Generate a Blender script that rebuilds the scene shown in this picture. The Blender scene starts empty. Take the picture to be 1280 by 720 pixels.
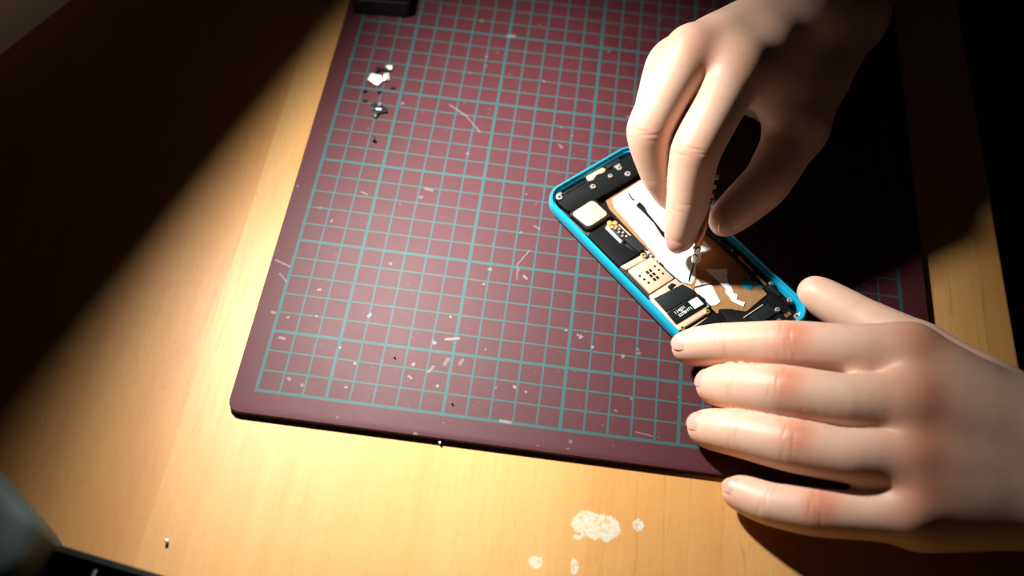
import bpy, bmesh, math, random
import numpy as np
from mathutils import Vector, Matrix
random.seed(7)
S = 0.01                                   # the scene is laid out in centimetres, mat top at z = 0
SC = bpy.context.scene
COL = SC.collection
RES = 0.065                                # cell size used to mesh the hands (cm)

# ------------------------------------------------------------------ camera geometry
CF = 1367.3173742
CR = np.array([[0.9916743591047636, 0.12104944927024411, 0.04392034068090717],
               [0.12493578702932928, -0.8218254322974698, -0.5558722946400901],
               [-0.031193182164031087, 0.5567315238608711, -0.8301066170836335]])
CC = np.array([11.696412329802166, -21.011927347821086, 41.49045012065029])

def at(u, v, z):
    """the point at height z (cm) that the photograph shows at pixel u, v"""
    d = CR.T @ np.array([(u - 640) / CF, (v - 360) / CF, 1.0])
    return CC + d * (z - CC[2]) / d[2]

# ------------------------------------------------------------------ node helpers
class NT:
    def __init__(s, name):
        s.m = bpy.data.materials.new(name); s.m.use_nodes = True
        s.t = s.m.node_tree; s.b = s.t.nodes['Principled BSDF']
    def n(s, typ, **kw):
        nd = s.t.nodes.new(typ)
        for k, v in kw.items(): setattr(nd, k, v)
        return nd
    def put(s, sock, v):
        if hasattr(v, 'is_output') or isinstance(v, bpy.types.NodeSocket): s.t.links.new(v, sock)
        elif v is not None: sock.default_value = v
    def math(s, op, a, b=None, c=None, clamp=False):
        nd = s.n('ShaderNodeMath', operation=op, use_clamp=clamp)
        s.put(nd.inputs[0], a); s.put(nd.inputs[1], b)
        if c is not None: s.put(nd.inputs[2], c)
        return nd.outputs[0]
    def mix(s, f, a, b):
        nd = s.n('ShaderNodeMix', data_type='RGBA')
        s.put(nd.inputs[0], f); s.put(nd.inputs[6], a); s.put(nd.inputs[7], b)
        return nd.outputs[2]
    def ramp(s, f, stops):
        nd = s.n('ShaderNodeValToRGB'); cr = nd.color_ramp
        while len(cr.elements) < len(stops): cr.elements.new(0.5)
        for e, (p, c) in zip(cr.elements, stops): e.position = p; e.color = c
        s.put(nd.inputs[0], f); return nd.outputs[0]
    def cm(s, sx=1, sy=1, sz=1):
        tc = s.n('ShaderNodeTexCoord'); vm = s.n('ShaderNodeVectorMath', operation='MULTIPLY')
        s.put(vm.inputs[0], tc.outputs['Object']); vm.inputs[1].default_value = (100 * sx, 100 * sy, 100 * sz)
        return vm.outputs[0]
    def noise(s, vec, scale, detail=3, rough=.5, dist=0):
        nd = s.n('ShaderNodeTexNoise'); s.put(nd.inputs['Vector'], vec)
        nd.inputs['Scale'].default_value = scale; nd.inputs['Detail'].default_value = detail
        nd.inputs['Roughness'].default_value = rough; nd.inputs['Distortion'].default_value = dist
        return nd.outputs['Fac']
    def sstep(s, x, a, b):
        nd = s.n('ShaderNodeMapRange', interpolation_type='SMOOTHSTEP')
        s.put(nd.inputs[0], x); nd.inputs[1].default_value = a; nd.inputs[2].default_value = b
        return nd.outputs[0]
    def bump(s, h, strength, dist):
        nd = s.n('ShaderNodeBump'); nd.inputs['Strength'].default_value = strength
        nd.inputs['Distance'].default_value = dist * S; s.put(nd.inputs['Height'], h)
        s.t.links.new(nd.outputs[0], s.b.inputs['Normal'])
    def set(s, **kw):
        for k, v in kw.items(): s.put(s.b.inputs[k.replace('_', ' ')], v)
        return s.m

def rgb(r, g, b): return (r, g, b, 1)
def plain(name, col, rough=.5, metal=0.0, var=.12, scale=6.0, bump=0.0, spec=.5):
    """one colour broken up by a soft noise"""
    t = NT(name); v = t.cm(); f = t.noise(v, scale, 4)
    lo = tuple(c * (1 - var) for c in col) + (1,); hi = tuple(min(1, c * (1 + var)) for c in col) + (1,)
    t.set(Base_Color=t.mix(f, lo, hi), Roughness=rough, Metallic=metal, Specular_IOR_Level=spec)
    if bump: t.bump(t.noise(v, scale * 3, 4), bump, .02)
    return t.m

# ------------------------------------------------------------------ materials
def wood_material():
    t = NT('amber_wood'); v = t.cm()
    sp = t.n('ShaderNodeSeparateXYZ'); t.put(sp.inputs[0], v); x, y = sp.outputs[0], sp.outputs[1]
    # planks along y, seams at uneven distances
    px = t.math('ADD', x, 2.8)
    pk = t.math('FLOOR', t.math('DIVIDE', px, 17.35))
    tone = t.math('ABSOLUTE', t.math('SINE', t.math('ADD', t.math('MULTIPLY', pk, 1.1), 1.3)))
    gv = t.n('ShaderNodeCombineXYZ'); t.put(gv.inputs[0], t.math('MULTIPLY', x, 1.0)); t.put(gv.inputs[1], t.math('MULTIPLY', y, .06)); t.put(gv.inputs[2], t.math('MULTIPLY', pk, 7.3))
    g1 = t.noise(gv.outputs[0], .55, 3, .55, .6)
    g2 = t.noise(gv.outputs[0], 5.5, 4, .6, .2)
    gf = t.n('ShaderNodeCombineXYZ'); t.put(gf.inputs[0], t.math('MULTIPLY', x, 9.0)); t.put(gf.inputs[1], t.math('MULTIPLY', y, 1.1)); t.put(gf.inputs[2], pk)
    pores = t.noise(gf.outputs[0], 1.6, 2, .5)
    lines = t.math('PINGPONG', t.math('ADD', t.math('MULTIPLY', x, 1.0), t.math('MULTIPLY', g1, 2.2)), .55)
    lm = t.sstep(lines, .04, .0)
    blotch = t.sstep(t.noise(gv.outputs[0], .16, 3, .55, .8), .34, .66)
    c = t.mix(g1, rgb(.47, .21, .055), rgb(.62, .33, .105))
    c = t.mix(t.math('MULTIPLY', t.math('MULTIPLY', blotch, .8), tone), c, rgb(.68, .41, .155))
    c = t.mix(t.math('MULTIPLY', g2, .5), c, rgb(.40, .165, .038))
    c = t.mix(t.math('MULTIPLY', t.math('SUBTRACT', tone, .3), .26, clamp=True), c, rgb(.70, .43, .17))
    c = t.mix(t.math('MULTIPLY', lm, t.math('ADD', .10, t.math('MULTIPLY', t.math('GREATER_THAN', x, 14.45), .22))), c, rgb(.28, .11, .03))
    c = t.mix(t.math('MULTIPLY', t.sstep(pores, .64, .74), .35), c, rgb(.25, .10, .03))
    # dried pale glue marks
    mark = None
    wob = t.noise(v, 1.9, 4, .6); wob2 = t.noise(v, 5.0, 3, .6)
    spots = []
    for (u, w, rx, ry) in ((737, 656, .66, .62), (758, 660, .6, .55), (798, 656, .24, .26), (671, 702, .30, .27), (718, 709, .16, .34), (722, 672, .2, .12)):
        p = at(u, w, -.3); spots.append((p[0], p[1], rx, ry))
    for (a, b, rx, ry) in spots:
        dx = t.math('DIVIDE', t.math('SUBTRACT', x, float(a)), rx); dy = t.math('DIVIDE', t.math('SUBTRACT', y, float(b)), ry)
        d = t.math('SQRT', t.math('ADD', t.math('MULTIPLY', dx, dx), t.math('MULTIPLY', dy, dy)))
        d = t.math('ADD', d, t.math('MULTIPLY', t.math('SUBTRACT', wob, .5), 1.7))
        mk = t.sstep(d, 1.02, .86)
        mark = mk if mark is None else t.math('MAXIMUM', mark, mk)
    mfac = t.math('MULTIPLY', mark, t.math('ADD', t.math('MULTIPLY', t.sstep(wob2, .36, .54), .45), .33))
    c = t.mix(mfac, c, rgb(.58, .62, .50))
    t.set(Base_Color=c, Roughness=t.math('ADD', t.math('MULTIPLY', g2, .15), .42), Specular_IOR_Level=.34)
    t.bump(t.math('ADD', t.math('MULTIPLY', pores, .25), t.math('MULTIPLY', mark, 1.0)), .25, .02)
    return t.m

def mat_material():
    t = NT('maroon_cutting_mat'); v = t.cm()
    sp = t.n('ShaderNodeSeparateXYZ'); t.put(sp.inputs[0], v); x, y, z = sp.outputs
    grain = t.noise(v, 14, 3, .6); blot = t.noise(v, .5, 4, .55)
    base = t.mix(blot, rgb(.052, .0078, .0132), rgb(.074, .0120, .0190))
    base = t.mix(t.math('MULTIPLY', grain, .35), base, rgb(.040, .0065, .010))
    def dist_line(c, period, off):
        q = t.math('SUBTRACT', c, off)
        return t.math('PINGPONG', q, period / 2) if False else t.math('ABSOLUTE', t.math('SUBTRACT', q, t.math('MULTIPLY', t.math('ROUND', t.math('DIVIDE', q, period)), period)))
    def near(c, v0): return t.math('ABSOLUTE', t.math('SUBTRACT', c, v0))
    thin = t.math('MINIMUM', dist_line(x, 1.0, 0.0), dist_line(y, 1.0, 0.0))
    thick = t.math('MINIMUM', dist_line(x, 5.0, 3.0), dist_line(y, 5.0, 3.0))
    thick = t.math('MINIMUM', thick, t.math('MINIMUM', near(x, 0.0), near(y, 0.0)))
    lf = t.math('MAXIMUM', t.sstep(thin, .052, .030), t.sstep(thick, .088, .060))
    inside = t.math('MULTIPLY', t.math('MULTIPLY', t.math('GREATER_THAN', x, -.085), t.math('LESS_THAN', x, 28.085)),
                    t.math('MULTIPLY', t.math('GREATER_THAN', y, -.085), t.math('LESS_THAN', y, 43.085)))
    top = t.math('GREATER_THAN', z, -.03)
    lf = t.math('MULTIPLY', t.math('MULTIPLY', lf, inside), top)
    wear = t.sstep(t.noise(v, 9, 4, .7), .28, .46)
    lf = t.math('MULTIPLY', lf, t.math('ADD', t.math('MULTIPLY', wear, .35), .62))
    c = t.mix(lf, base, rgb(.013, .074, .080))
    # paint specks and worn scratches
    vo = t.n('ShaderNodeTexVoronoi'); t.put(vo.inputs['Vector'], v); vo.inputs['Scale'].default_value = 1.55
    sz = t.n('ShaderNodeSeparateColor'); t.put(sz.inputs[0], vo.outputs['Color'])
    thr = t.math('MULTIPLY', t.sstep(sz.outputs[0], .30, 1.0), .14)
    wob = t.math('MULTIPLY', t.math('SUBTRACT', t.noise(v, 8, 2), .5), .22)
    speck = t.sstep(t.math('SUBTRACT', t.math('ADD', vo.outputs['Distance'], wob), thr), .03, .0)
    zone = t.sstep(t.noise(v, .33, 2, .5), .40, .60)
    rx = t.math('DIVIDE', t.math('SUBTRACT', x, 8.0), 9.0); ry = t.math('DIVIDE', t.math('SUBTRACT', y, 3.2), 5.2)
    focus = t.sstep(t.math('ADD', t.math('MULTIPLY', rx, rx), t.math('MULTIPLY', ry, ry)), 1.5, .3)
    zone = t.math('MAXIMUM', t.math('MULTIPLY', zone, .5), focus)
    speck = t.math('MULTIPLY', t.math('MULTIPLY', speck, zone), .72)
    vo2 = t.n('ShaderNodeTexVoronoi'); t.put(vo2.inputs['Vector'], v); vo2.inputs['Scale'].default_value = 5.0
    s2 = t.n('ShaderNodeSeparateColor'); t.put(s2.inputs[0], vo2.outputs['Color'])
    fine = t.math('MULTIPLY', t.sstep(vo2.outputs['Distance'], .17, .08), t.math('GREATER_THAN', s2.outputs[1], .80))
    bx = t.math('DIVIDE', t.math('SUBTRACT', x, 15.2), 2.6); by = t.math('DIVIDE', t.math('SUBTRACT', y, -.55), .55)
    band = t.sstep(t.math('ADD', t.math('MULTIPLY', bx, bx), t.math('MULTIPLY', by, by)), 1.4, .2)
    fine = t.math('MULTIPLY', fine, t.math('MAXIMUM', t.math('MULTIPLY', focus, .35), t.math('MULTIPLY', band, .6)))
    speck = t.math('MAXIMUM', speck, fine)
    def seg(u0, v0, u1, v1, w, amt):
        w *= .75; amt *= .8
        a, b = at(u0, v0, 0), at(u1, v1, 0); L = math.hypot(b[0] - a[0], b[1] - a[1]); cx, cy = (b[0] - a[0]) / L, (b[1] - a[1]) / L
        qx, qy = t.math('SUBTRACT', x, float(a[0])), t.math('SUBTRACT', y, float(a[1]))
        s = t.math('ADD', t.math('MULTIPLY', qx, cx), t.math('MULTIPLY', qy, cy))
        sc = t.math('MINIMUM', t.math('MAXIMUM', s, 0.0), L)
        ex, ey = t.math('SUBTRACT', qx, t.math('MULTIPLY', sc, cx)), t.math('SUBTRACT', qy, t.math('MULTIPLY', sc, cy))
        d = t.math('ADD', t.math('SQRT', t.math('ADD', t.math('MULTIPLY', ex, ex), t.math('MULTIPLY', ey, ey))), t.math('MULTIPLY', wob, .35))
        return t.math('MULTIPLY', t.sstep(d, w, w * .4), amt)
    for a in ((562, 131, 583, 145, .09, .5), (583, 145, 600, 165, .08, .45), (636, 45, 642, 45, .22, .6), (662, 313, 647, 330, .07, .5), (647, 330, 646, 350, .06, .4),
              (557, 424, 573, 423, .12, .9), (535, 465, 542, 458, .10, .7), (626, 526, 638, 528, .13, .85), (795, 540, 815, 545, .05, .6),
              (345, 325, 362, 333, .10, .55), (350, 342, 358, 352, .08, .5), (532, 236, 540, 238, .12, .6), (452, 240, 459, 243, .08, .6), (655, 345, 658, 348, .13, .8),
              (608, 71, 609, 71, .10, .7), (679, 101, 680, 102, .10, .7), (415, 275, 414, 277, .08, .8), (668, 282, 674, 286, .10, .4), (461, 395, 463, 393, .14, .8),
              (398, 362, 400, 362, .12, .8), (340, 390, 344, 391, .12, .7), (556, 455, 560, 449, .16, .5), (575, 455, 578, 450, .14, .5), (350, 422, 355, 423, .13, .7), (511, 470, 514, 473, .10, .7)):
        speck = t.math('MAXIMUM', speck, seg(*a))
    c = t.mix(t.math('MULTIPLY', speck, top), c, rgb(.21, .175, .185))
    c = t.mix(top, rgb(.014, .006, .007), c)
    t.set(Base_Color=c, Roughness=t.math('ADD', t.math('MULTIPLY', blot, .08), .57), Specular_IOR_Level=.33)
    t.bump(t.noise(v, 22, 3, .6), .30, .02)
    return t.m

def skin_material():
    t = NT('skin'); v = t.cm()
    at_ = t.n('ShaderNodeAttribute', attribute_name='flush'); sp = t.n('ShaderNodeSeparateColor'); t.put(sp.inputs[0], at_.outputs['Color'])
    mott = t.noise(v, 1.6, 4, .6); fine = t.noise(v, 16, 3, .6)
    c = t.mix(mott, rgb(.62, .385, .275), rgb(.72, .49, .375))
    c = t.mix(t.math('MULTIPLY', sp.outputs[0], .85), c, rgb(.56, .19, .11))
    c = t.mix(t.math('MULTIPLY', sp.outputs[1], .45), c, rgb(.45, .19, .11))
    c = t.mix(t.math('MULTIPLY', fine, .14), c, rgb(.56, .28, .18))
    t.set(Base_Color=c, Roughness=.46, Specular_IOR_Level=.38, Subsurface_Weight=.22)
    t.b.inputs['Subsurface Radius'].default_value = (1.0, .32, .16); t.b.inputs['Subsurface Scale'].default_value = .004
    t.bump(t.math('ADD', fine, t.math('MULTIPLY', t.noise(v, 6, 4, .6), .6)), .22, .02)
    return t.m

M = {}
M['wood'] = wood_material(); M['mat'] = mat_material(); M['skin'] = skin_material()
M['nail'] = plain('fingernail', (.56, .29, .24), .35, 0, .06, 3)
M['blue'] = plain('cyan_plastic', (.006, .30, .47), .26, 0, .08, 2)
M['black'] = plain('black_plastic', (.006, .0065, .007), .35, 0, .3, 8, 0, .3)
M['tape'] = plain('black_tape', (.0055, .0065, .007), .55, 0, .25, 9, .1, .08)
M['dark'] = plain('dark_graphite', (.012, .016, .018), .35, .1, .3, 7, 0, .35)
M['tan'] = plain('pale_gold_metal', (.70, .50, .36), .42, .35, .08, 3)
M['brown'] = plain('brown_foil', (.42, .225, .10), .38, .4, .16, 1.2, .2)
M['film_glare'] = plain('foil_glare_white', (.90, .90, .86), .35, .10, .05, 2, .15)  # lamp glare on the bay film, put into a white base colour
M['copper'] = plain('copper', (.62, .29, .14), .32, .8, .1, 5)
M['steel'] = plain('bright_steel', (.80, .82, .80), .25, .75, .08, 5)
M['gold'] = plain('gold_contact', (.80, .58, .20), .3, .7, .1, 5)
M['white'] = plain('white_print', (.75, .80, .78), .5, 0, .05, 5)
M['silver'] = plain('tin_plate', (.78, .84, .80), .28, .55, .08, 6)
M['grey'] = plain('grey_plastic', (.075, .11, .11), .65, 0, .08, 2)
M['cream'] = plain('cream_card', (.80, .76, .58), .6, 0, .06, 3)
M['floor'] = plain('dark_floorboards', (.035, .016, .010), .6, 0, .3, .2)
M['shade'] = plain('lamp_enamel', (.02, .02, .02), .7, 0, .1, 3)

# ------------------------------------------------------------------ object helpers
def link(name, me, mat, parent=None):
    o = bpy.data.objects.new(name, me); COL.objects.link(o)
    if mat is not None: me.materials.append(mat)
    if parent is not None: o.parent = parent
    return o
def tag(o, label, cat, group=None, kind=None):
    if label: o['label'] = label
    if cat: o['category'] = cat
    if group: o['group'] = group
    if kind: o['kind'] = kind
    return o
def empty(name, loc=(0, 0, 0), rz=0.0):
    o = bpy.data.objects.new(name, None); COL.objects.link(o); o.empty_display_size = .01
    o.location = [c * S for c in loc]; o.rotation_euler = (0, 0, rz); return o
def finish(name, bm, mat, parent=None, smooth=True, angle=35):
    bmesh.ops.recalc_face_normals(bm, faces=bm.faces)
    me = bpy.data.meshes.new(name); bm.to_mesh(me); bm.free()
    if smooth:
        me.polygons.foreach_set('use_smooth', [True] * len(me.polygons))
        me.set_sharp_from_angle(angle=math.radians(angle))
    return link(name, me, mat, parent)
def prism(bm, pts, z0, z1, bev=0.0, seg=2):
    """a polygon (cm) raised from z0 to z1, its top rim bevelled"""
    vs = [bm.verts.new((p[0] * S, p[1] * S, z0 * S)) for p in pts]
    f = bm.faces.new(vs)
    r = bmesh.ops.extrude_face_region(bm, geom=[f])
    top = [v for v in r['geom'] if isinstance(v, bmesh.types.BMVert)]
    bmesh.ops.translate(bm, vec=(0, 0, (z1 - z0) * S), verts=top)
    if bev:
        ts = set(top)
        ed = [e for e in bm.edges if e.verts[0] in ts and e.verts[1] in ts]
        bmesh.ops.bevel(bm, geom=ed, offset=bev * S, segments=seg, affect='EDGES', profile=.5)
def rrect(x0, y0, x1, y1, r, n=6):
    pts = []
    for (cx, cy, a0) in ((x1 - r, y1 - r, 0), (x0 + r, y1 - r, 90), (x0 + r, y0 + r, 180), (x1 - r, y0 + r, 270)):
        for k in range(n + 1):
            a = math.radians(a0 + 90 * k / n); pts.append((cx + r * math.cos(a), cy + r * math.sin(a)))
    return pts
def round_poly(pts, r, n=5):
    """polygon with each corner rounded off"""
    out = []; N = len(pts)
    for i in range(N):
        p0, p, p1 = (Vector(pts[i - 1][:2]), Vector(pts[i][:2]), Vector(pts[(i + 1) % N][:2]))
        a = (p0 - p); b = (p1 - p); q = min(r, a.length * .45, b.length * .45)
        s, e = p + a.normalized() * q, p + b.normalized() * q
        for k in range(n + 1):
            u = k / n; out.append(tuple((1 - u) ** 2 * s + 2 * u * (1 - u) * p + u * u * e))
    return out
def box(bm, x0, y0, z0, x1, y1, z1, bev=0.0): prism(bm, [(x0, y0), (x1, y0), (x1, y1), (x0, y1)], z0, z1, bev)
def tube(bm, pts, radii, n=12, caps=True):
    """a tapering round bar through points (cm)"""
    rings = []; pts = [Vector(p) for p in pts]
    for i, p in enumerate(pts):
        d = (pts[min(i + 1, len(pts) - 1)] - pts[max(i - 1, 0)]).normalized()
        a = d.orthogonal().normalized() if i == 0 else (ax - ax.dot(d) * d).normalized()
        ax = a; b = d.cross(a)
        rings.append([bm.verts.new((p + (a * math.cos(2 * math.pi * k / n) + b * math.sin(2 * math.pi * k / n)) * radii[i]) * S) for k in range(n)])
    for r0, r1 in zip(rings, rings[1:]):
        for k in range(n): bm.faces.new((r0[k], r0[(k + 1) % n], r1[(k + 1) % n], r1[k]))
    if caps: bm.faces.new(rings[0][::-1]); bm.faces.new(rings[-1])
def part(name, mat, parent, fn, smooth=True, label=None, angle=35):
    bm = bmesh.new(); fn(bm); o = finish(name, bm, mat, parent, smooth, angle)
    if label: o['label'] = label
    return o

# ------------------------------------------------------------------ setting
bm = bmesh.new(); box(bm, -150, -150, -77, 150, 150, -75.3)
tag(finish('floor', bm, M['floor'], smooth=False), 'dark floor far below the desk', None, kind='structure')

desk = empty('desk', (0, 0, -.3))
tag(desk, 'amber varnished wooden desk under the maroon cutting mat', 'desk')
RIGHT = lambda y: 33.28 - .012 * (y - 6)
part('desk_top', M['wood'], desk, lambda b: prism(b, [(-62, -45), (RIGHT(-45), -45), (RIGHT(62), 62), (-62, 62)], -2.6, 0, .18, 3))
for lx, ly in ((-57, -40), (28, -40), (-57, 57), (28, 57)):
    part('leg', M['wood'], desk, lambda b: prism(b, rrect(lx - 2.5, ly - 2.5, lx + 2.5, ly + 2.5, .4), -75, -2.6))

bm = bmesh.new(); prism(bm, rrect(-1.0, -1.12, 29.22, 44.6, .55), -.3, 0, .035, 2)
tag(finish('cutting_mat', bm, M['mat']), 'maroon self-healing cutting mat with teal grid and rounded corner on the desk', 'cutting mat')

# ------------------------------------------------------------------ the opened phone
PH = empty('opened_phone', (17.35, 9.41, 0), math.atan2(-.713, .701))
tag(PH, 'opened phone in bright blue shell, circuit board bared, lying on the mat', 'phone')
L_, W_ = 12.44, 5.92
def P(a, b): return (a - 6.22, b - 2.96)          # a along the phone from its top edge, b across from its left edge
def low(a, b, z): k = (.6 - z); return (a - .43 * k, b + .60 * k)
def PP(l, z=.6): return [P(*low(a, b, z)) for a, b in l]
def shell(bm):
    rings = []
    for ins, z in ((.75, 0), (.32, .03), (.10, .16), (0, .38), (0, .70), (.035, .83), (.085, .88), (.135, .88), (.16, .84), (.17, .74), (.26, .72), (.27, .70), (.28, .26)):
        r = max(.12, 1.0 - ins); pts = rrect(-L_ / 2 + ins, -W_ / 2 + ins, L_ / 2 - ins, W_ / 2 - ins, r, 8)
        rings.append([bm.verts.new((x * S, y * S, z * S)) for x, y in pts])
    for r0, r1 in zip(rings, rings[1:]):
        n = len(r0)
        for k in range(n): bm.faces.new((r0[k], r0[(k + 1) % n], r1[(k + 1) % n], r1[k]))
    bm.faces.new(rings[0][::-1]); bm.faces.new(rings[-1])
part('shell', M['blue'], PH, shell)
def pr_(z0, z1, pts, bev=.02, rnd=0.0):
    def f(bm): prism(bm, round_poly(pts, rnd) if rnd else pts, z0, z1, bev)
    return f
part('inner_frame', M['black'], PH, pr_(.262, .30, rrect(-L_ / 2 + .3, -W_ / 2 + .3, L_ / 2 - .3, W_ / 2 - .3, .7)))
# top bracket
part('top_bracket', M['tape'], PH, pr_(.30, .60, PP([(.40, .75), (.42, 5.3), (1.05, 5.45), (1.62, 5.3), (1.62, 2.25), (1.45, .6), (.7, .5)]), .03, .12))
part('earpiece_cover', M['tan'], PH, pr_(.60, .66, PP([(.30, 2.56), (.33, 3.62), (.52, 3.66), (.60, 3.45), (.50, 3.1), (.66, 2.72), (.58, 2.5)]), .015, .08))
part('bracket_plate', M['dark'], PH, pr_(.60, .68, PP([(.32, 3.75), (.32, 4.6), (.55, 4.6), (.55, 3.75)]), .02, .06))
part('bracket_plate', M['dark'], PH, pr_(.60, .64, PP([(.42, 1.0), (.42, 2.35), (.52, 2.35), (.52, 1.0)]), .01, .04))
def screw(a, b, z, r=.11, mat='steel', parent=PH, name='screw'):
    x, y = P(*low(a, b, z))
    def f(bm):
        prism(bm, [(x + r * math.cos(t * math.pi / 8), y + r * math.sin(t * math.pi / 8)) for t in range(16)], z - .1, z + .04, .02)
    o = part(name, M[mat], parent, f)
    def g(bm):
        prism(bm, [(x + r * .42 * math.cos(t * math.pi / 4), y + r * .42 * math.sin(t * math.pi / 4)) for t in range(8)], z + .03, z + .046)
    part('screw_recess', M['black'], o, g, False)
    return o
for a, b, r in ((.95, 2.49, .13), (.93, 3.60, .11), (.80, 4.28, .13), (1.32, 4.38, .14), (.52, .74, .15)): screw(a, b, .64, r)
part('retaining_clip', M['steel'], PH, pr_(.60, .70, PP([(.35, .60), (.35, .95), (.47, .95), (.47, .60)]), .01, .03))
part('retaining_clip', M['steel'], PH, pr_(.60, .66, PP([(.60, 4.1), (.60, 4.45), (.70, 4.45), (.70, 4.1)]), .01, .03))
# camera can with pale cover
cam = part('camera_module', M['black'], PH, pr_(.30, .64, PP([(1.52, .52), (1.48, 2.06), (2.82, 2.12), (2.86, .60)]), .03, .14))
part('camera_cover', M['tan'], cam, pr_(.64, .68, PP([(1.60, .62), (1.56, 1.96), (2.66, 2.02), (2.70, .74)], .68), .02, .22), label='pale square camera cover')
# circuit board
part('circuit_board', M['dark'], PH, pr_(.30, .46, PP([(2.85, .42), (2.85, 1.85), (5.3, 2.05), (7.4, 2.2), (8.9, 2.42), (9.55, 2.2), (10.7, 2.1), (10.9, .42)], .5), .015))
part('shield_tape', M['tape'], PH, pr_(.46, .575, PP([(3.02, .44), (3.0, 1.30), (4.35, 1.40), (5.20, 1.66), (5.25, .47)]), .02, .05), label='black tape over the board')
part('white_connector', M['white'], PH, pr_(.56, .66, PP([(3.20, 1.36), (3.20, 1.48), (4.28, 1.48), (4.28, 1.36)]), .015))
def gold(bm):
    for a, b, w in ((3.10, 1.72, .13), (3.24, 1.92, .12), (3.34, 1.66, .10), (3.20, 1.55, .08), (3.45, 1.84, .08)):
        x, y = P(a, b); prism(bm, [(x + w * math.cos(t), y + w * math.sin(t)) for t in [k * math.pi / 5 for k in range(10)]], .46, .60 + w * .3, .02)
part('gold_contact', M['gold'], PH, gold)
part('connector_socket', M['dark'], PH, pr_(.46, .60, PP([(3.42, 1.56), (3.40, 1.98), (4.28, 2.02), (4.30, 1.56)]), .02))
def pins(bm):
    for k in range(6):
        x, y = P(3.5 + k * .13, 1.70 + (k % 2) * .14); box(bm, x - .035, y - .05, .59, x + .035, y + .06, .625)
part('connector_pin', M['steel'], PH, pins, False)
part('socket_rim', M['tan'], PH, pr_(.59, .62, PP([(3.42, 1.97), (3.42, 2.02), (4.30, 2.06), (4.30, 2.0)]), .0))
part('ribbon_connector', M['dark'], PH, pr_(.46, .70, PP([(4.28, 1.62), (4.26, 2.06), (5.18, 2.14), (5.22, 1.68)]), .03, .05))
def chips(bm):
    for a, b, w, h in ((5.25, 2.06, .10, .05), (5.42, 2.12, .06, .08), (5.9, 2.16, .09, .05), (6.1, 2.2, .05, .05), (5.62, 2.1, .05, .05)):
        x, y = P(a, b); box(bm, x - w, y - h, .44, x + w, y + h, .54, .01)
part('board_chip', M['silver'], PH, chips)
# tan strip and SIM tray
st = part('tan_shield', M['tan'], PH, pr_(.46, .58, PP([(5.28, .50), (5.36, 1.60), (5.58, 1.80), (5.66, 1.74), (5.56, .60)]), .015))
screw(5.44, 1.76, .62, .13, 'gold')
sim = part('card_reader', M['tan'], PH, pr_(.46, .61, PP([(5.66, .64), (5.72, 2.02), (7.22, 2.06), (7.20, .62)]), .02, .05), label='pale metal card reader with slots')
def slots(bm):
    for i in range(3):
        for j in range(2):
            x, y = P(6.28 + .24 * i, 1.28 + .18 * j - .0); box(bm, x - .085, y - .065, .60, x + .085, y + .065, .622)
    for i in range(3):
        for bb in (.86 + .04 * i, 1.78 + .02 * i):
            x, y = P(6.22 + .26 * i, bb)
            prism(bm, [(x + .062 * math.cos(t), y + .062 * math.sin(t)) for t in [k * math.pi / 4 for k in range(8)]], .60, .622)
part('reader_slot', M['black'], sim, slots, False)
part('tan_shield', M['tan'], PH, pr_(.46, .57, PP([(7.27, .50), (7.27, 2.12), (7.62, 2.16), (7.62, .50)]), .015))
part('shield_notch', M['black'], PH, pr_(.56, .60, PP([(7.40, 1.50), (7.36, 1.80), (7.56, 1.92), (7.62, 1.5)]), .01, .05))
part('processor_shield', M['tan'], PH, pr_(.46, .575, PP([(7.42, .40), (7.62, 2.22), (8.0, 2.36), (9.30, 2.36), (9.36, .36)]), .015))
part('processor_chip', M['dark'], PH, pr_(.575, .625, PP([(7.52, .56), (7.70, 2.16), (8.30, 2.36), (8.48, 2.36), (8.38, .52)]), .015, .03))
lab = part('label_chip', M['tape'], PH, pr_(.575, .625, PP([(8.44, .52), (8.54, 2.38), (8.92, 2.44), (9.20, 2.26), (9.12, .46)]), .015, .03))
part('label_patch', M['white'], lab, pr_(.625, .632, PP([(8.56, 1.72), (8.60, 2.22), (9.06, 2.20), (9.02, 1.70)], .63), 0), False)
for k, s in enumerate(('114JJ31', '3278HT1')):
    cu = bpy.data.curves.new('label_print', 'FONT'); cu.body = s; cu.size = .21 * S; cu.extrude = .0006 * S
    tmp = bpy.data.objects.new('label_print', cu); COL.objects.link(tmp)
    dg = bpy.context.evaluated_depsgraph_get(); me = bpy.data.meshes.new_from_object(tmp.evaluated_get(dg)); bpy.data.objects.remove(tmp)
    o = link('label_print', me, M['white'], lab)
    x, y = P(8.74 + .22 * k, .78 + .05 * k); o.location = (x * S, y * S, .627 * S); o.rotation_euler = (0, 0, math.radians(90))
part('tan_shield', M['tan'], PH, pr_(.46, .585, PP([(9.20, .36), (9.28, 2.10), (9.50, 2.12), (9.44, .36)]), .015))
screw(9.44, .54, .62, .12, 'gold'); screw(9.46, 2.06, .62, .12, 'gold')
part('tan_shield', M['tan'], PH, pr_(.46, .55, PP([(9.60, .5), (9.66, 1.9), (9.72, 1.9), (9.66, .5)]), .01))
part('shield_tape', M['tape'], PH, pr_(.46, .60, PP([(9.74, .5), (9.66, 2.3), (10.2, 2.45), (10.9, 2.2), (10.9, .5)]), .02, .06))
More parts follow.
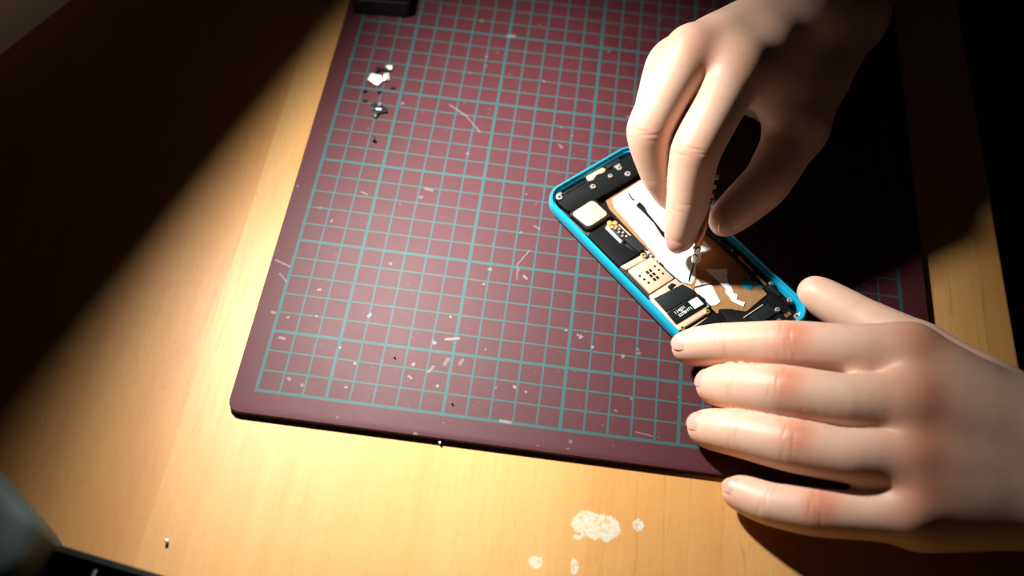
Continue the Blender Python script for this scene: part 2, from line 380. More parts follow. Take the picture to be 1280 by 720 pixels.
# battery bay: crumpled film, the lamp's reflections on it laid in as white sheets
def sheet(name, mat, pts, z, h, seed, parent=PH, label=None):
    """a thin crumpled sheet with the given outline"""
    rnd = random.Random(seed); bmx = bmesh.new()
    vs = [bmx.verts.new((p[0] * S, p[1] * S, z * S)) for p in pts]; bmx.faces.new(vs)
    bmesh.ops.triangulate(bmx, faces=bmx.faces)
    for _ in range(4): bmesh.ops.subdivide_edges(bmx, edges=[e for e in bmx.edges if e.calc_length() > .22 * S], cuts=1, use_grid_fill=False); bmesh.ops.triangulate(bmx, faces=bmx.faces)
    for v in bmx.verts: v.co.z += rnd.uniform(0, h) * S
    g = bmesh.ops.extrude_face_region(bmx, geom=bmx.faces[:])
    for v in g['geom']:
        if isinstance(v, bmesh.types.BMVert): v.co.z += .006 * S
    o = finish(name, bmx, mat, parent, True, 60)
    if label: o['label'] = label
    return o
bay = sheet('battery_bay_film', M['brown'], PP([(1.9, 2.45), (1.9, 5.1), (9.2, 5.2), (9.35, 4.9), (9.9, 5.0), (10.4, 4.95), (10.52, 3.5), (10.1, 3.1), (9.8, 2.35), (8.9, 2.3), (6.8, 2.1), (2.4, 2.25)], .32), .302, .02, 3, label='brown sticky film of the battery bay')
sheet('foil_glare', M['film_glare'], PP([(2.05, 2.75), (1.98, 4.7), (7.05, 4.65), (6.95, 4.1), (7.25, 3.75), (7.3, 3.35), (7.75, 2.95), (7.95, 2.5), (7.6, 2.2), (6.8, 2.12), (5.8, 2.22), (4.6, 2.35), (3.4, 2.45), (2.5, 2.5)], .34), .325, .03, 5, label='bright lamp reflection on the battery bay film, laid in as a white sheet')
sheet('foil_glint', M['film_glare'], PP([(7.74, 3.58), (8.30, 4.46), (8.62, 4.10), (9.01, 3.86), (9.12, 3.92), (9.45, 3.72), (9.62, 3.82), (9.80, 3.58), (10.12, 3.80), (10.25, 3.58), (9.72, 3.36), (9.50, 3.42), (9.22, 3.44), (9.05, 3.62), (8.6, 3.60)], .35), .33, .03, 6, label='bright glint on the crinkled film, laid in as a white piece')
sheet('foil_glint', M['film_glare'], PP([(7.92, 2.90), (8.22, 2.84), (8.28, 3.06), (8.56, 3.20), (9.05, 3.05), (9.42, 2.92), (9.46, 2.62), (9.30, 2.40), (8.90, 2.42), (8.36, 2.36), (8.1, 2.60)], .35), .33, .03, 8, label='bright glint on the film beside the chip, laid in as a white piece')
part('adhesive_strip', M['tape'], PH, pr_(.33, .42, PP([(3.00, 3.42), (2.95, 3.70), (3.25, 3.72), (3.6, 3.60), (4.9, 3.44), (5.3, 3.52), (5.5, 3.25), (5.05, 3.24), (4.3, 3.42), (3.5, 3.45)], .38), .01, .05))
part('adhesive_strip', M['tape'], PH, pr_(.33, .38, PP([(2.22, 3.60), (2.22, 3.68), (2.6, 3.58), (2.72, 3.62), (2.72, 3.5), (2.55, 3.5)], .36), .01, .02))
def disc(a, b, r, z0, z1, sx=1.0):
    x, y = P(*low(a, b, z1)); return lambda bm: prism(bm, [(x + r * sx * math.cos(t), y + r * math.sin(t)) for t in [k * math.pi / 10 for k in range(20)]], z0, z1, .004)
part('film_hole', M['blue'], bay, disc(9.46, 4.60, .25, .325, .345, 1.15), label='round blue hole in the film')
part('film_hole', M['blue'], bay, pr_(.325, .345, PP([(9.55, 4.95), (9.52, 5.12), (10.0, 5.12), (10.05, 4.95)], .35), .004, .05))
# flex cable rail on the far side
part('side_rail', M['black'], PH, pr_(.30, .62, PP([(1.7, 5.18), (1.7, 5.52), (11.4, 5.50), (11.4, 5.28), (10.2, 5.20), (8.2, 5.26), (5.5, 5.16)]), .02, .04))
part('flex_contact', M['copper'], PH, pr_(.60, .64, PP([(8.10, 5.28), (8.10, 5.38), (9.10, 5.36), (9.10, 5.26)]), .01))
part('flex_contact', M['copper'], PH, pr_(.60, .64, PP([(9.40, 5.22), (9.40, 5.34), (10.0, 5.30), (10.0, 5.20)]), .01))
part('flex_contact', M['tan'], PH, pr_(.60, .64, PP([(7.60, 5.30), (7.60, 5.38), (7.72, 5.38), (7.72, 5.30)]), .01))
part('side_switch', M['dark'], PH, pr_(.60, .70, PP([(10.1, 5.22), (10.1, 5.36), (10.8, 5.36), (10.8, 5.24)]), .02, .03))
screw(10.05, 5.50, .66, .10); screw(11.2, 5.52, .66, .10)
# bottom speaker block, hugging the film with a wavy edge
part('speaker_block', M['tape'], PH, pr_(.30, .52, PP([(9.65, 2.55), (10.0, 3.05), (10.45, 3.38), (10.6, 3.9), (10.50, 5.1), (11.3, 5.2), (12.0, 5.3), (12.1, 4.4), (12.1, .9), (11.6, .45), (10.9, .45), (10.8, 2.1), (10.2, 2.5)], .5), .03, .1))
part('speaker_grille_plate', M['dark'], PH, pr_(.52, .60, PP([(10.75, 3.4), (10.75, 4.6), (11.35, 4.6), (11.35, 3.4)]), .03, .1))
part('flex_ribbon', M['black'], PH, pr_(.52, .57, PP([(10.3, 2.4), (10.35, 2.55), (11.1, 3.0), (11.2, 2.9)]), .01))
part('ribbon_edge', M['tan'], PH, pr_(.52, .56, PP([(10.62, 3.2), (10.66, 3.2), (10.68, 4.4), (10.64, 4.4)]), .0))
part('charging_contact', M['copper'], PH, pr_(.52, .57, PP([(11.62, 4.78), (11.62, 4.92), (11.80, 4.92), (11.80, 4.78)]), .01))
part('charging_contact', M['copper'], PH, pr_(.52, .57, PP([(11.62, 4.98), (11.62, 5.10), (11.80, 5.10), (11.80, 4.98)]), .01))
part('charging_contact', M['copper'], PH, pr_(.52, .57, PP([(11.60, 4.30), (11.60, 4.50), (11.9, 4.50), (11.9, 4.30)]), .01))
screw(11.25, 4.72, .62, .11); screw(12.02, 5.18, .62, .13)
part('retaining_clip', M['steel'], PH, pr_(.52, .68, PP([(11.95, 5.30), (11.95, 5.42), (12.2, 5.36), (12.25, 5.0), (12.16, 5.0), (12.12, 5.24)]), .01))

# ------------------------------------------------------------------ hands
def smin(a, b, k):
    h = np.clip(.5 + .5 * (b - a) / k, 0, 1)
    return b + (a - b) * h - k * h * (1 - h)
class Field:
    def __init__(s, lo, hi, res):
        s.lo = np.array(lo, np.float32); s.res = res
        s.n = tuple(int(math.ceil((h - l) / res)) + 1 for l, h in zip(lo, hi))
    def new(s): return np.full(s.n, 3.0, np.float32)
    def box(s, pts, rad, m):
        a = np.min(pts, 0) - rad - m; b = np.max(pts, 0) + rad + m
        i0 = np.maximum(0, np.floor((a - s.lo) / s.res).astype(int)); i1 = np.minimum(np.array(s.n), np.ceil((b - s.lo) / s.res).astype(int) + 1)
        return i0, i1
    def cone(s, d, a, b, ra, rb, k):
        """blend one tapering capsule into d"""
        a = np.array(a, np.float32); b = np.array(b, np.float32)
        i0, i1 = s.box([a, b], max(ra, rb), .9)
        if np.any(i1 <= i0): return
        sl = tuple(slice(p, q) for p, q in zip(i0, i1))
        g = [(np.arange(p, q, dtype=np.float32) * s.res + l) for p, q, l in zip(i0, i1, s.lo)]
        X, Y, Z = g[0][:, None, None] - a[0], g[1][None, :, None] - a[1], g[2][None, None, :] - a[2]
        ba = b - a; L2 = float(ba @ ba) + 1e-9
        h = np.clip((X * ba[0] + Y * ba[1] + Z * ba[2]) / L2, 0, 1)
        q = np.sqrt((X - h * ba[0]) ** 2 + (Y - h * ba[1]) ** 2 + (Z - h * ba[2]) ** 2) - (ra + (rb - ra) * h)
        d[sl] = smin(d[sl], q.astype(np.float32), k) if k > 0 else np.minimum(d[sl], q)
    def mesh(s, d):
        """surface nets"""
        ins = d < 0
        c = np.zeros(tuple(n - 1 for n in s.n), np.int8)
        for i in (0, 1):
            for j in (0, 1):
                for k in (0, 1): c += ins[i:s.n[0] - 1 + i, j:s.n[1] - 1 + j, k:s.n[2] - 1 + k]
        act = np.argwhere((c > 0) & (c < 8)); idx = np.full(c.shape, -1, np.int32); idx[tuple(act.T)] = np.arange(len(act))
        acc = np.zeros((len(act), 3)); cnt = np.zeros(len(act))
        corner = [(i, j, k) for i in (0, 1) for j in (0, 1) for k in (0, 1)]
        val = {o: d[act[:, 0] + o[0], act[:, 1] + o[1], act[:, 2] + o[2]] for o in corner}
        for o in corner:
            for ax in range(3):
                if o[ax] == 0:
                    p = list(o); p[ax] = 1; p = tuple(p); a, b = val[o], val[p]; m = (a < 0) != (b < 0)
                    t = np.where(m, a / np.where(m, a - b, 1), 0)
                    e = np.tile(np.array(o, float), (len(act), 1)); e[:, ax] = t
                    acc += e * m[:, None]; cnt += m
        V = (act + acc / cnt[:, None]) * s.res + s.lo
        F = []
        for ax in range(3):
            u, w = (ax + 1) % 3, (ax + 2) % 3
            sl0 = [slice(None)] * 3; sl1 = [slice(None)] * 3; sl0[ax] = slice(0, -1); sl1[ax] = slice(1, None)
            A, B = ins[tuple(sl0)], ins[tuple(sl1)]
            e = np.argwhere(A != B); e = e[(e[:, u] > 0) & (e[:, w] > 0) & (e[:, u] < s.n[u] - 1) & (e[:, w] < s.n[w] - 1)]
            flip = A[tuple(e.T)]
            def ix(du, dw):
                q = e.copy(); q[:, u] += du; q[:, w] += dw; return idx[tuple(q.T)]
            q = np.stack([ix(-1, -1), ix(0, -1), ix(0, 0), ix(-1, 0)], 1)
            q[~flip] = q[~flip][:, ::-1]; F.append(q)
        return V, np.concatenate(F)

def catmull(pts, n=5):
    """smooth chain through joints, 4 numbers each (x, y, z, radius)"""
    P_ = np.array(pts, float); Q = np.vstack([2 * P_[0] - P_[1], P_, 2 * P_[-1] - P_[-2]]); out = []
    for i in range(1, len(Q) - 2):
        p0, p1, p2, p3 = Q[i - 1:i + 3]
        for k in range(n):
            t = k / n
            c = .5 * (2 * p1 + (p2 - p0) * t + (2 * p0 - 5 * p1 + 4 * p2 - p3) * t * t + (3 * p1 - p0 - 3 * p2 + p3) * t ** 3)
            lin = p1 + (p2 - p1) * t
            out.append(.45 * c + .55 * lin)
    out.append(P_[-1]); return np.array(out)

def build_hand(name, fingers, palm, tendons, lo, hi, dorsal, parent, kp=.55, flush=(), creases=()):
    fld = Field(lo, hi, RES)
    dp = fld.new()
    for a, b in palm: fld.cone(dp, a[:3], b[:3], a[3], b[3], .75)
    for a, b in tendons: fld.cone(dp, a[:3], b[:3], a[3], b[3], .38)
    total = dp.copy()
    for f in fingers:
        df = fld.new(); ch = catmull(f)
        for a, b in zip(ch, ch[1:]): fld.cone(df, a[:3], b[:3], a[3], b[3], .22)
        pts = ch[:, :3]; i0, i1 = fld.box(pts, 1.3, .9); sl = tuple(slice(p, q) for p, q in zip(i0, i1))
        both = smin(dp[sl], df[sl], kp)
        total[sl] = np.minimum(total[sl], both)
    V, F = fld.mesh(total)
    # relax, then wrinkles over the joints
    n = len(V); E_ = np.concatenate([F[:, [0, 1]], F[:, [1, 2]], F[:, [2, 3]], F[:, [3, 0]]])
    deg = np.bincount(E_.ravel(), minlength=n)[:, None]
    for _ in range(7):
        acc = np.zeros_like(V)
        for c in range(3): acc[:, c] = np.bincount(E_[:, 0], V[E_[:, 1], c], n) + np.bincount(E_[:, 1], V[E_[:, 0], c], n)
        V = V + .5 * (acc / np.maximum(deg, 1) - V)
    far = np.full(n, 9.0)
    for f in fingers:
        q = catmull(f); q = q[int(len(q) * .22):, :3]
        for p in q: far = np.minimum(far, np.linalg.norm(V - p, axis=1))
    wgt = np.clip((far - 1.35) / .8, 0, 1)[:, None] * .5
    for _ in range(70):
        acc = np.zeros_like(V)
        for c in range(3): acc[:, c] = np.bincount(E_[:, 0], V[E_[:, 1], c], n) + np.bincount(E_[:, 1], V[E_[:, 0], c], n)
        V = V + wgt * (acc / np.maximum(deg, 1) - V)
    N = np.zeros_like(V); fn = np.cross(V[F[:, 2]] - V[F[:, 0]], V[F[:, 3]] - V[F[:, 1]])
    for k in range(4):
        for c in range(3): N[:, c] += np.bincount(F[:, k], fn[:, c], n)
    N /= np.linalg.norm(N, axis=1)[:, None] + 1e-9
    red = np.zeros(n); crs = np.zeros(n)
    for (p, r, amt) in flush:
        red += amt * np.exp(-(np.linalg.norm(V - np.array(p[:3]), axis=1) / r) ** 2)
    for (p, ax, up, r, amp, num) in creases:
        num = min(num, 3); ph = p[0] * 7.0
        ax = np.array(ax, float); ax /= np.linalg.norm(ax); up = np.array(up, float); up /= np.linalg.norm(up)
        q = V - np.array(p[:3]); s = q @ ax; rr = np.linalg.norm(q - s[:, None] * ax, axis=1)
        side = np.cross(ax, up); lat = q @ side
        w = np.clip((N @ up) * 1.3 - .15, 0, 1) * (rr < r * 1.6)
        for k in range(num):
            off = (k - (num - 1) / 2) * .19 + .03 * math.sin(ph + 3 * k)
            g = np.exp(-((s - off - .10 * lat ** 2 * np.sign(off + 1e-3)) / .055) ** 2) * w
            g = g * (.45 + .55 * np.sin(lat * 4 + ph + 2 * k)); V = V - N * (g * amp * .7)[:, None]; crs = np.maximum(crs, g * .6)
    me = bpy.data.meshes.new(name); me.from_pydata((V * S).tolist(), [], F.tolist()); me.update()
    ca = me.color_attributes.new('flush', 'FLOAT_COLOR', 'POINT')
    col = np.ones((n, 4), np.float32); col[:, 0] = np.clip(red, 0, 1); col[:, 1] = np.clip(crs, 0, 1); col[:, 2] = 0
    ca.data.foreach_set('color', col.ravel())
    me.polygons.foreach_set('use_smooth', [True] * len(me.polygons))
    return link(name, me, M['skin'], parent)

def nail(parent, tip, back, up, r, length=1.05, width=1.0, fwd=.25):
    """a curved plate on the finger end: tip and back are points on the finger axis"""
    tip, back, up = Vector(tip[:3]), Vector(back[:3]), Vector(up)
    d = (tip - back).normalized(); up = (up - up.dot(d) * d).normalized(); sd = d.cross(up)
    bm = bmesh.new(); nu, nv = 11, 9; top, bot = {}, {}
    for i in range(nu):
        for j in range(nv):
            s = i / (nu - 1); w = (j / (nv - 1) - .5) * 2
            hw = width / 2 * (1 - .28 * max(0, (s - .72) / .28) ** 2 - .30 * max(0, (.22 - s) / .22) ** 2)
            th = w * hw / (r * 1.02)
            l = (s - .5) * length + fwd + .10 * (1 - w * w) * (1 if s > .8 else 0) - .10 * (1 - w * w) * (1 if s < .2 else 0)
            rr = math.sqrt(max(.12, r * r - (.88 * max(0, l)) ** 2)) + .015
            p = tip + d * l + (up * math.cos(th) + sd * math.sin(th)) * rr
            nn = up * math.cos(th) + sd * math.sin(th)
            top[i, j] = bm.verts.new((p + nn * .035) * S); bot[i, j] = bm.verts.new((p - nn * .12) * S)
    for i in range(nu - 1):
        for j in range(nv - 1):
            bm.faces.new((top[i, j], top[i + 1, j], top[i + 1, j + 1], top[i, j + 1]))
            bm.faces.new((bot[i, j], bot[i, j + 1], bot[i + 1, j + 1], bot[i + 1, j]))
    rim = [(i, 0) for i in range(nu)] + [(nu - 1, j) for j in range(1, nv)] + [(i, nv - 1) for i in range(nu - 2, -1, -1)] + [(0, j) for j in range(nv - 2, 0, -1)]
    for a, b in zip(rim, rim[1:] + rim[:1]): bm.faces.new((top[a], top[b], bot[b], bot[a]))
    return finish('fingernail', bm, M['nail'], parent, True, 60)

def J(u, v, z, r): p = at(u, v, z); return (p[0], p[1], p[2], r)
def lerp(a, b, t): return tuple(a[i] + (b[i] - a[i]) * t for i in range(4))
def vsub(a, b): return (a[0] - b[0], a[1] - b[1], a[2] - b[2])

# the steadying hand: flat, fingers towards the left, thumb behind the phone
si = [J(1138, 440, 4.3, 1.12), J(1060, 437, 3.75, .98), J(985, 432, 3.0, .99), J(905, 431, 2.05, .87), J(861, 434, 1.35, .74)]
sm = [J(1142, 507, 4.3, 1.16), J(1060, 502, 3.9, 1.03), J(978, 490, 3.1, 1.05), J(925, 484, 2.1, .92), J(893, 482, 1.15, .78)]
sr = [J(1143, 572, 3.6, 1.12), J(1065, 570, 3.3, .99), J(990, 556, 2.65, 1.01), J(925, 542, 1.75, .89), J(882, 535, .90, .76)]
sp_ = [J(1145, 638, 2.75, 1.02), J(1085, 645, 2.2, .86), J(1018, 640, 1.75, .87), J(962, 630, 1.25, .77), J(923, 615, .72, .66)]
sth = [J(1235, 500, 2.6, 1.6), J(1150, 438, 1.9, 1.15), J(1072, 397, 1.25, .92), J(1040, 379, 1.05, .84), J(1017, 366, .90, .74)]
wr1, wr2 = J(1330, 555, 3.9, 1.9), J(1330, 625, 3.2, 1.9)
ar1, ar2 = J(1640, 690, 4.4, 2.7), J(1640, 745, 4.0, 2.7)
palm = []
mc = [si[0], sm[0], sr[0], sp_[0]]
for k, m in enumerate(mc):
    w = lerp(wr1, wr2, (k / 3)); w = (w[0], w[1], w[2], 1.55)
    mm = (m[0], m[1], m[2] - .12, m[3] * .92)
    palm.append((mm, w)); palm.append(((m[0], m[1], m[2] - .9, .9), (w[0], w[1], w[2] - .4, 1.4)))
for a, b in zip(mc, mc[1:]): palm.append(((a[0], a[1], a[2] - .25, .95), (b[0], b[1], b[2] - .25, .92)))
palm += [(sth[0], wr1), ((sth[1][0], sth[1][1], sth[1][2], 1.0), (si[0][0] + .8, si[0][1], si[0][2] - 1.2, 1.0)), (wr1, wr2), (wr1, ar1), (wr2, ar2)]
fs = [si, sm, sr, sp_]
for a, b in zip(fs, fs[1:]):
    p, q = lerp(a[0], a[1], .75), lerp(b[0], b[1], .75)
    palm.append(((p[0], p[1], p[2] - .35, .52), (q[0], q[1], q[2] - .35, .52)))
tend = []
for k, m in enumerate(mc):
    w = lerp(wr1, wr2, .15 + .7 * k / 3)
    tend.append(((m[0] + .1, m[1], m[2] + .28, .86), (w[0], w[1], w[2] + .95, .5)))
for k, (a, b) in enumerate(zip(mc, mc[1:])):
    m = lerp(a, b, .5); w = lerp(wr1, wr2, (k + .5) / 3)
    palm.append(((m[0] + .35, m[1], m[2] + (-.05, .0, .16)[k], (.98, 1.0, 1.08)[k]), (w[0], w[1], w[2], 1.55)))
for f_ in (.22, .42, .64):
    row = [lerp(m, lerp(wr1, wr2, k / 3), f_) for k, m in enumerate(mc)]
    for a, b in zip(row, row[1:]): palm.append(((a[0], a[1], a[2] - .10, 1.05), (b[0], b[1], b[2] - .10, 1.05)))
palm.append(((sp_[0][0] + .5, sp_[0][1] - .25, sp_[0][2] - .6, 1.0), (wr2[0], wr2[1], wr2[2] - .4, 1.5)))
up = (0, 0, 1)
cr = []
fl = []
for f in fs:
    d2 = vsub(f[3], f[1]); cr.append((f[2], d2, (-.15, .1, 1), f[2][3], .028, 4)); cr.append((f[3], vsub(f[4], f[2]), (-.3, .0, 1), f[3][3], .016, 3))
    fl.append(((f[2][0], f[2][1] - .1, f[2][2] + .9), .72, 1.3)); fl.append(((f[0][0], f[0][1], f[0][2] + .9), 1.25, .85)); fl.append((f[4], .9, .55))
fl.append((sth[4], .9, .4))
hand1 = empty('hand', (0, 0, 0))
tag(hand1, 'bare hand lying flat at lower right, fingers pointing left, holding the phone edge', 'hand')
skin1 = build_hand('palm_and_fingers', fs + [sth], palm, tend, (16.5, -9.0, -.1), (46, 12.5, 8.0), up, hand1, .55, fl, cr)
for f, wdt in zip(fs, (.86, .86, .84, .70)):
    ax = Vector(vsub(f[4], f[3])).normalized(); nail(hand1, f[4], f[3], (-.35, -.12, 1), f[4][3], 1.05, wdt, .02)

# the working hand: comes in from the upper right, pinching the tool
wi = [J(924, 84, 7.0, 1.2), J(896, 138, 6.3, 1.06), J(869, 190, 5.3, 1.03), J(860, 252, 3.3, .90), J(850, 297, 1.75, .68)]
wm = [J(866, 64, 7.2, 1.12), J(838, 112, 6.4, 1.02), J(812, 164, 5.2, .98), J(826, 215, 3.4, .88), J(842, 246, 2.1, .72)]
wg = [J(844, 80, 5.7, 1.08), J(828, 110, 4.8, .95), J(822, 139, 4.5, .95), J(846, 166, 2.7, .86), J(868, 166, 1.5, .74)]
wp = [J(858, 92, 3.9, 1.05), J(850, 110, 3.1, .88), J(850, 126, 2.3, .85), J(870, 140, 1.4, .78), J(886, 138, 1.0, .70)]
wt = [J(1018, 95, 4.0, 1.5), J(996, 160, 3.5, 1.28), J(960, 226, 2.75, 1.06), J(928, 256, 2.2, .92), J(905, 276, 1.9, .72)]
ww1, ww2 = J(1003, 8, 7.2, 1.7), J(1058, 18, 4.8, 1.75)
wa1, wa2 = J(1150, -270, 7.6, 2.5), J(1215, -245, 5.8, 2.5)
palm = []
mc = [wi[0], wm[0], wg[0], wp[0]]
wrist = [lerp(ww2, ww1, .35), lerp(ww2, ww1, .7), lerp(ww2, ww1, 1.0), J(1002, 22, 4.0, 1.5)]
for m, w in zip(mc, wrist):
    w = (w[0], w[1], w[2], 1.45)
    palm.append(((m[0], m[1], m[2] - .08, m[3] * .92), w))
    palm.append(((m[0] + .2, m[1] + .2, m[2] - .8, .85), (w[0], w[1], w[2] - .6, 1.3)))
for a, b in zip(mc, mc[1:]): palm.append(((a[0], a[1], a[2] - .25, .92), (b[0], b[1], b[2] - .25, .9)))
palm += [(wt[0], ww2), (ww1, ww2), (ww1, wa1), (ww2, wa2)]
for f_ in (.25, .5, .75):
    row = [lerp(m, (w[0], w[1], w[2], 1.4), f_) for m, w in zip(mc, wrist)]
    for a, b in zip(row, row[1:]): palm.append(((a[0], a[1], a[2] - .12, 1.05), (b[0], b[1], b[2] - .12, 1.05)))
wu, au, heel = J(1030, 18, 3.0, 1.7), J(1190, -250, 3.8, 2.5), J(988, 132, 2.5, 1.15)
palm += [(J(1006, 112, 4.4, 1.2), J(998, 148, 4.0, 1.2)), (J(1006, 112, 4.4, 1.2), J(1040, 58, 4.6, 1.45)), (J(1006, 112, 4.4, 1.15), wi[0])]
am_, wm_ = lerp(lerp(wa1, wa2, .5), au, .5), lerp(lerp(ww1, ww2, .5), wu, .5)
palm += [(wm_, am_), (wu, au), (wrist[3], wu), (wu, ww2), (heel, wu), (heel, (wp[0][0], wp[0][1], wp[0][2] - .2, .9)), (heel, wt[1])]
palm.append(((wt[0][0], wt[0][1], wt[0][2], 1.3), (wi[0][0] + .5, wi[0][1] + .5, wi[0][2] - .7, 1.05)))
mid_ = lerp(wi[0], ww2, .5); palm.append(((mid_[0] - .2, mid_[1] + .2, mid_[2] - .1, 1.25), (wt[1][0], wt[1][1], wt[1][2], 1.1)))
mid_ = lerp(wi[0], ww1, .5); palm.append(((mid_[0], mid_[1], mid_[2] - .1, 1.25), (wt[0][0], wt[0][1], wt[0][2] + .3, 1.3)))
for k, (a, b) in enumerate(zip(mc, mc[1:])):
    m = lerp(a, b, .5); w = lerp(wrist[k], wrist[k + 1], .5); palm.append(((m[0] + .3, m[1] + .2, m[2] - .1, 1.0), (w[0], w[1], w[2], 1.5)))
palm.append(((wt[1][0], wt[1][1], wt[1][2], .95), (wi[0][0] + .8, wi[0][1] + .3, wi[0][2] - 1.2, .7)))
ws = [wi, wm, wg, wp]
for a, b in zip(ws, ws[1:]):
    p, q = lerp(a[0], a[1], .7), lerp(b[0], b[1], .7)
    palm.append(((p[0], p[1], p[2] - .4, .5), (q[0], q[1], q[2] - .4, .5)))
tend = []
for m, w in zip(mc[:3], wrist):
    tend.append(((m[0], m[1], m[2] + .30, .86), (w[0], w[1], w[2] + .95, .5)))
cr, fl = [], []
for f in (wi, wm, wg):
    u2 = (-.35, -.45, .8)
    cr.append((f[2], vsub(f[3], f[1]), u2, f[2][3], .026, 4)); cr.append((f[3], vsub(f[4], f[2]), u2, f[3][3], .016, 3))
    fl.append(((f[2][0] - .3, f[2][1] - .4, f[2][2] + .6), .8, .5)); fl.append(((f[0][0] + .3, f[0][1] - .5, f[0][2] + .6), 1.1, .6)); fl.append((f[4], 1.0, .6))
fl.append((wt[2], 1.0, .6)); fl.append((wt[4], .9, .5))
hand2 = empty('hand', (0, 0, 0))
tag(hand2, 'bare hand reaching from the top, pinching the thin copper tool over the phone', 'hand')
skin2 = build_hand('palm_and_fingers', ws + [wt], palm, tend, (12.0, 5.5, .5), (42, 42.0, 11.0), up, hand2, .5, fl, cr)
nail(hand2, wi[4], wi[3], (-.35, -.75, .6), wi[4][3], 1.0, 1.0, .05)
nail(hand2, wt[4], wt[3], (.55, -.6, .6), wt[4][3], 1.0, 1.05, .05)

# the thin tool
t0, t1 = Vector(at(861, 352, .62)), Vector(at(892, 226, 4.1))
tool = empty('precision_driver', tuple(t0)); tag(tool, 'thin copper hand tool with dark rings held between thumb and index finger', 'tool')
ax = (t1 - t0); LT = ax.length; ax.normalize()
def along(ss, rr, n=14):
    def f(bm): tube(bm, [ax * s for s in ss], rr, n)
    return f
part('steel_tip', M['dark'], tool, along([0, .15, .95, 1.0], [.035, .05, .06, .06], 10))
part('collar', M['steel'], tool, along([.92, 1.0, 1.25, 1.32, 1.42, 1.62, 1.7], [.07, .12, .13, .09, .17, .19, .12]))
part('shaft', M['copper'], tool, along([1.66, 1.8, 2.5, 3.0, 3.7], [.10, .17, .24, .20, .13]))
part('handle', M['black'], tool, along([3.66, 3.8, 4.9, 5.1], [.14, .17, .17, .12]))
for k in range(3):
    s0 = 3.95 + k * .42
    part('ring', M['tan'], tool, along([s0, s0 + .03, s0 + .19, s0 + .22], [.165, .185, .185, .165]))

# ------------------------------------------------------------------ small loose bits on the mat and desk
def loose(name, mat, p, fn, label, cat, group=None, rz=0.0):
    bm = bmesh.new(); fn(bm); o = finish(name, bm, mat); o.location = (p[0] * S, p[1] * S, p[2] * S); o.rotation_euler = (0, 0, rz)
    tag(o, label, cat, group); return o
def tilted(pts, z0, z1, rx, ry, bev=.01):
    def f(bm):
        prism(bm, pts, z0, z1, bev); bmesh.ops.rotate(bm, verts=bm.verts, cent=(0, 0, 0), matrix=Matrix.Rotation(rx, 3, 'X') @ Matrix.Rotation(ry, 3, 'Y'))
        lo = min(v.co.z for v in bm.verts)
        bmesh.ops.translate(bm, verts=bm.verts, vec=(0, 0, -lo))
    return f
loose('metal_plate', M['silver'], at(470, 100, 0), tilted([(-.42, -.10), (-.30, .30), (.30, .22), (.42, -.12), (.14, -.36)], 0, .06, .25, -.1), 'largest bright tin scrap of the little pile at upper left of the mat', 'metal scrap')
loose('metal_clip', M['silver'], at(483, 98, 0), tilted([(-.12, -.24), (-.16, .15), (.1, .26), (.2, -.12)], 0, .08, .3, .2), 'narrow tin clip right beside the largest bright scrap', 'metal scrap')
loose('metal_clip', M['silver'], at(486, 86, 0), tilted([(-.2, -.12), (-.12, .14), (.18, .14), (.2, -.1)], 0, .06, .2, -.2), 'small tin clip at the top of the little scrap pile', 'metal scrap')
def bent(bm):
    prism(bm, round_poly([(-.42, .05), (-.30, .34), (.30, .38), (.42, .14), (.20, .10), (.18, .22), (-.14, .18), (-.22, .0)], .04), 0, .16, .02)
loose('black_bracket', M['black'], at(477, 93, 0), bent, 'black bracket lying behind the bright tin scraps', 'bracket')
def bracket(bm):
    prism(bm, round_poly([(-.46, .30), (-.20, .44), (.02, .20), (.36, .22), (.50, -.06), (.10, -.20), (-.02, -.56), (-.20, -.44), (-.22, -.06), (-.42, .04)], .05), 0, .14, .03)
bk = loose('phone_bracket', M['dark'], at(473, 139, 0), bracket, 'dark bent bracket below the scrap pile, with a grey tab', 'bracket')
part('bracket_tab', M['silver'], bk, lambda b: prism(b, round_poly([(-.10, -.04), (-.04, .06), (.20, .06), (.14, -.08)], .03), .13, .19, .01), label='grey metal tab')
part('bracket_tab', M['grey'], bk, lambda b: prism(b, round_poly([(-.10, .26), (-.02, .50), (.14, .42), (.08, .22)], .03), .05, .17, .01), label='grey upper tab')
for (u, v, lab_) in ((456, 115, 'black plastic crumb left of the pile, upper one of two'), (456, 127, 'black plastic crumb left of the pile, lower one of two'),
                     (474, 116, 'black crumb between the tin scraps and the dark bracket'), (491, 111, 'black crumb right below the tin clips')):
    loose('black_crumb', M['black'], at(u, v, 0), tilted([(-.13, -.05), (-.06, .08), (.12, .06), (.10, -.07)], 0, .07, .1, .1), lab_, 'crumb', 'black crumbs by the scrap pile', random.uniform(0, 1))
def screw_loose(p, label, r=.085, mat='steel'):
    q = r / .085
    t = empty('tiny_screw', p, random.uniform(0, 3)); tag(t, label, 'screw', 'loose tiny screws')
    part('screw_head', M[mat], t, lambda b: prism(b, [(r * math.cos(k * math.pi / 8), r * math.sin(k * math.pi / 8)) for k in range(16)], .16 * q, .24 * q, .02 * q))
    part('screw_thread', M['dark'], t, lambda b: tube(b, [(0, 0, 0), (0, 0, .04 * q), (0, 0, .17 * q)], [.04 * q, .075 * q, .075 * q], 10))
screw_loose(at(467.5, 177, 0), 'tiny dark screw on the mat below the dark bracket', .085, 'dark')
screw_loose(at(209, 678, -.3), 'tiny bright screw on bare wood near the black tray', .07)
screw_loose(at(550, 555, -.3), 'tiny screw on the wood at the front edge of the mat', .055)
screw_loose(at(493, 447, 0), 'tiny dark screw among the paint specks on the mat', .04, 'dark')
screw_loose(at(565, 505, 0), 'tiny dark screw on the bottom grid row of the mat', .04, 'dark')

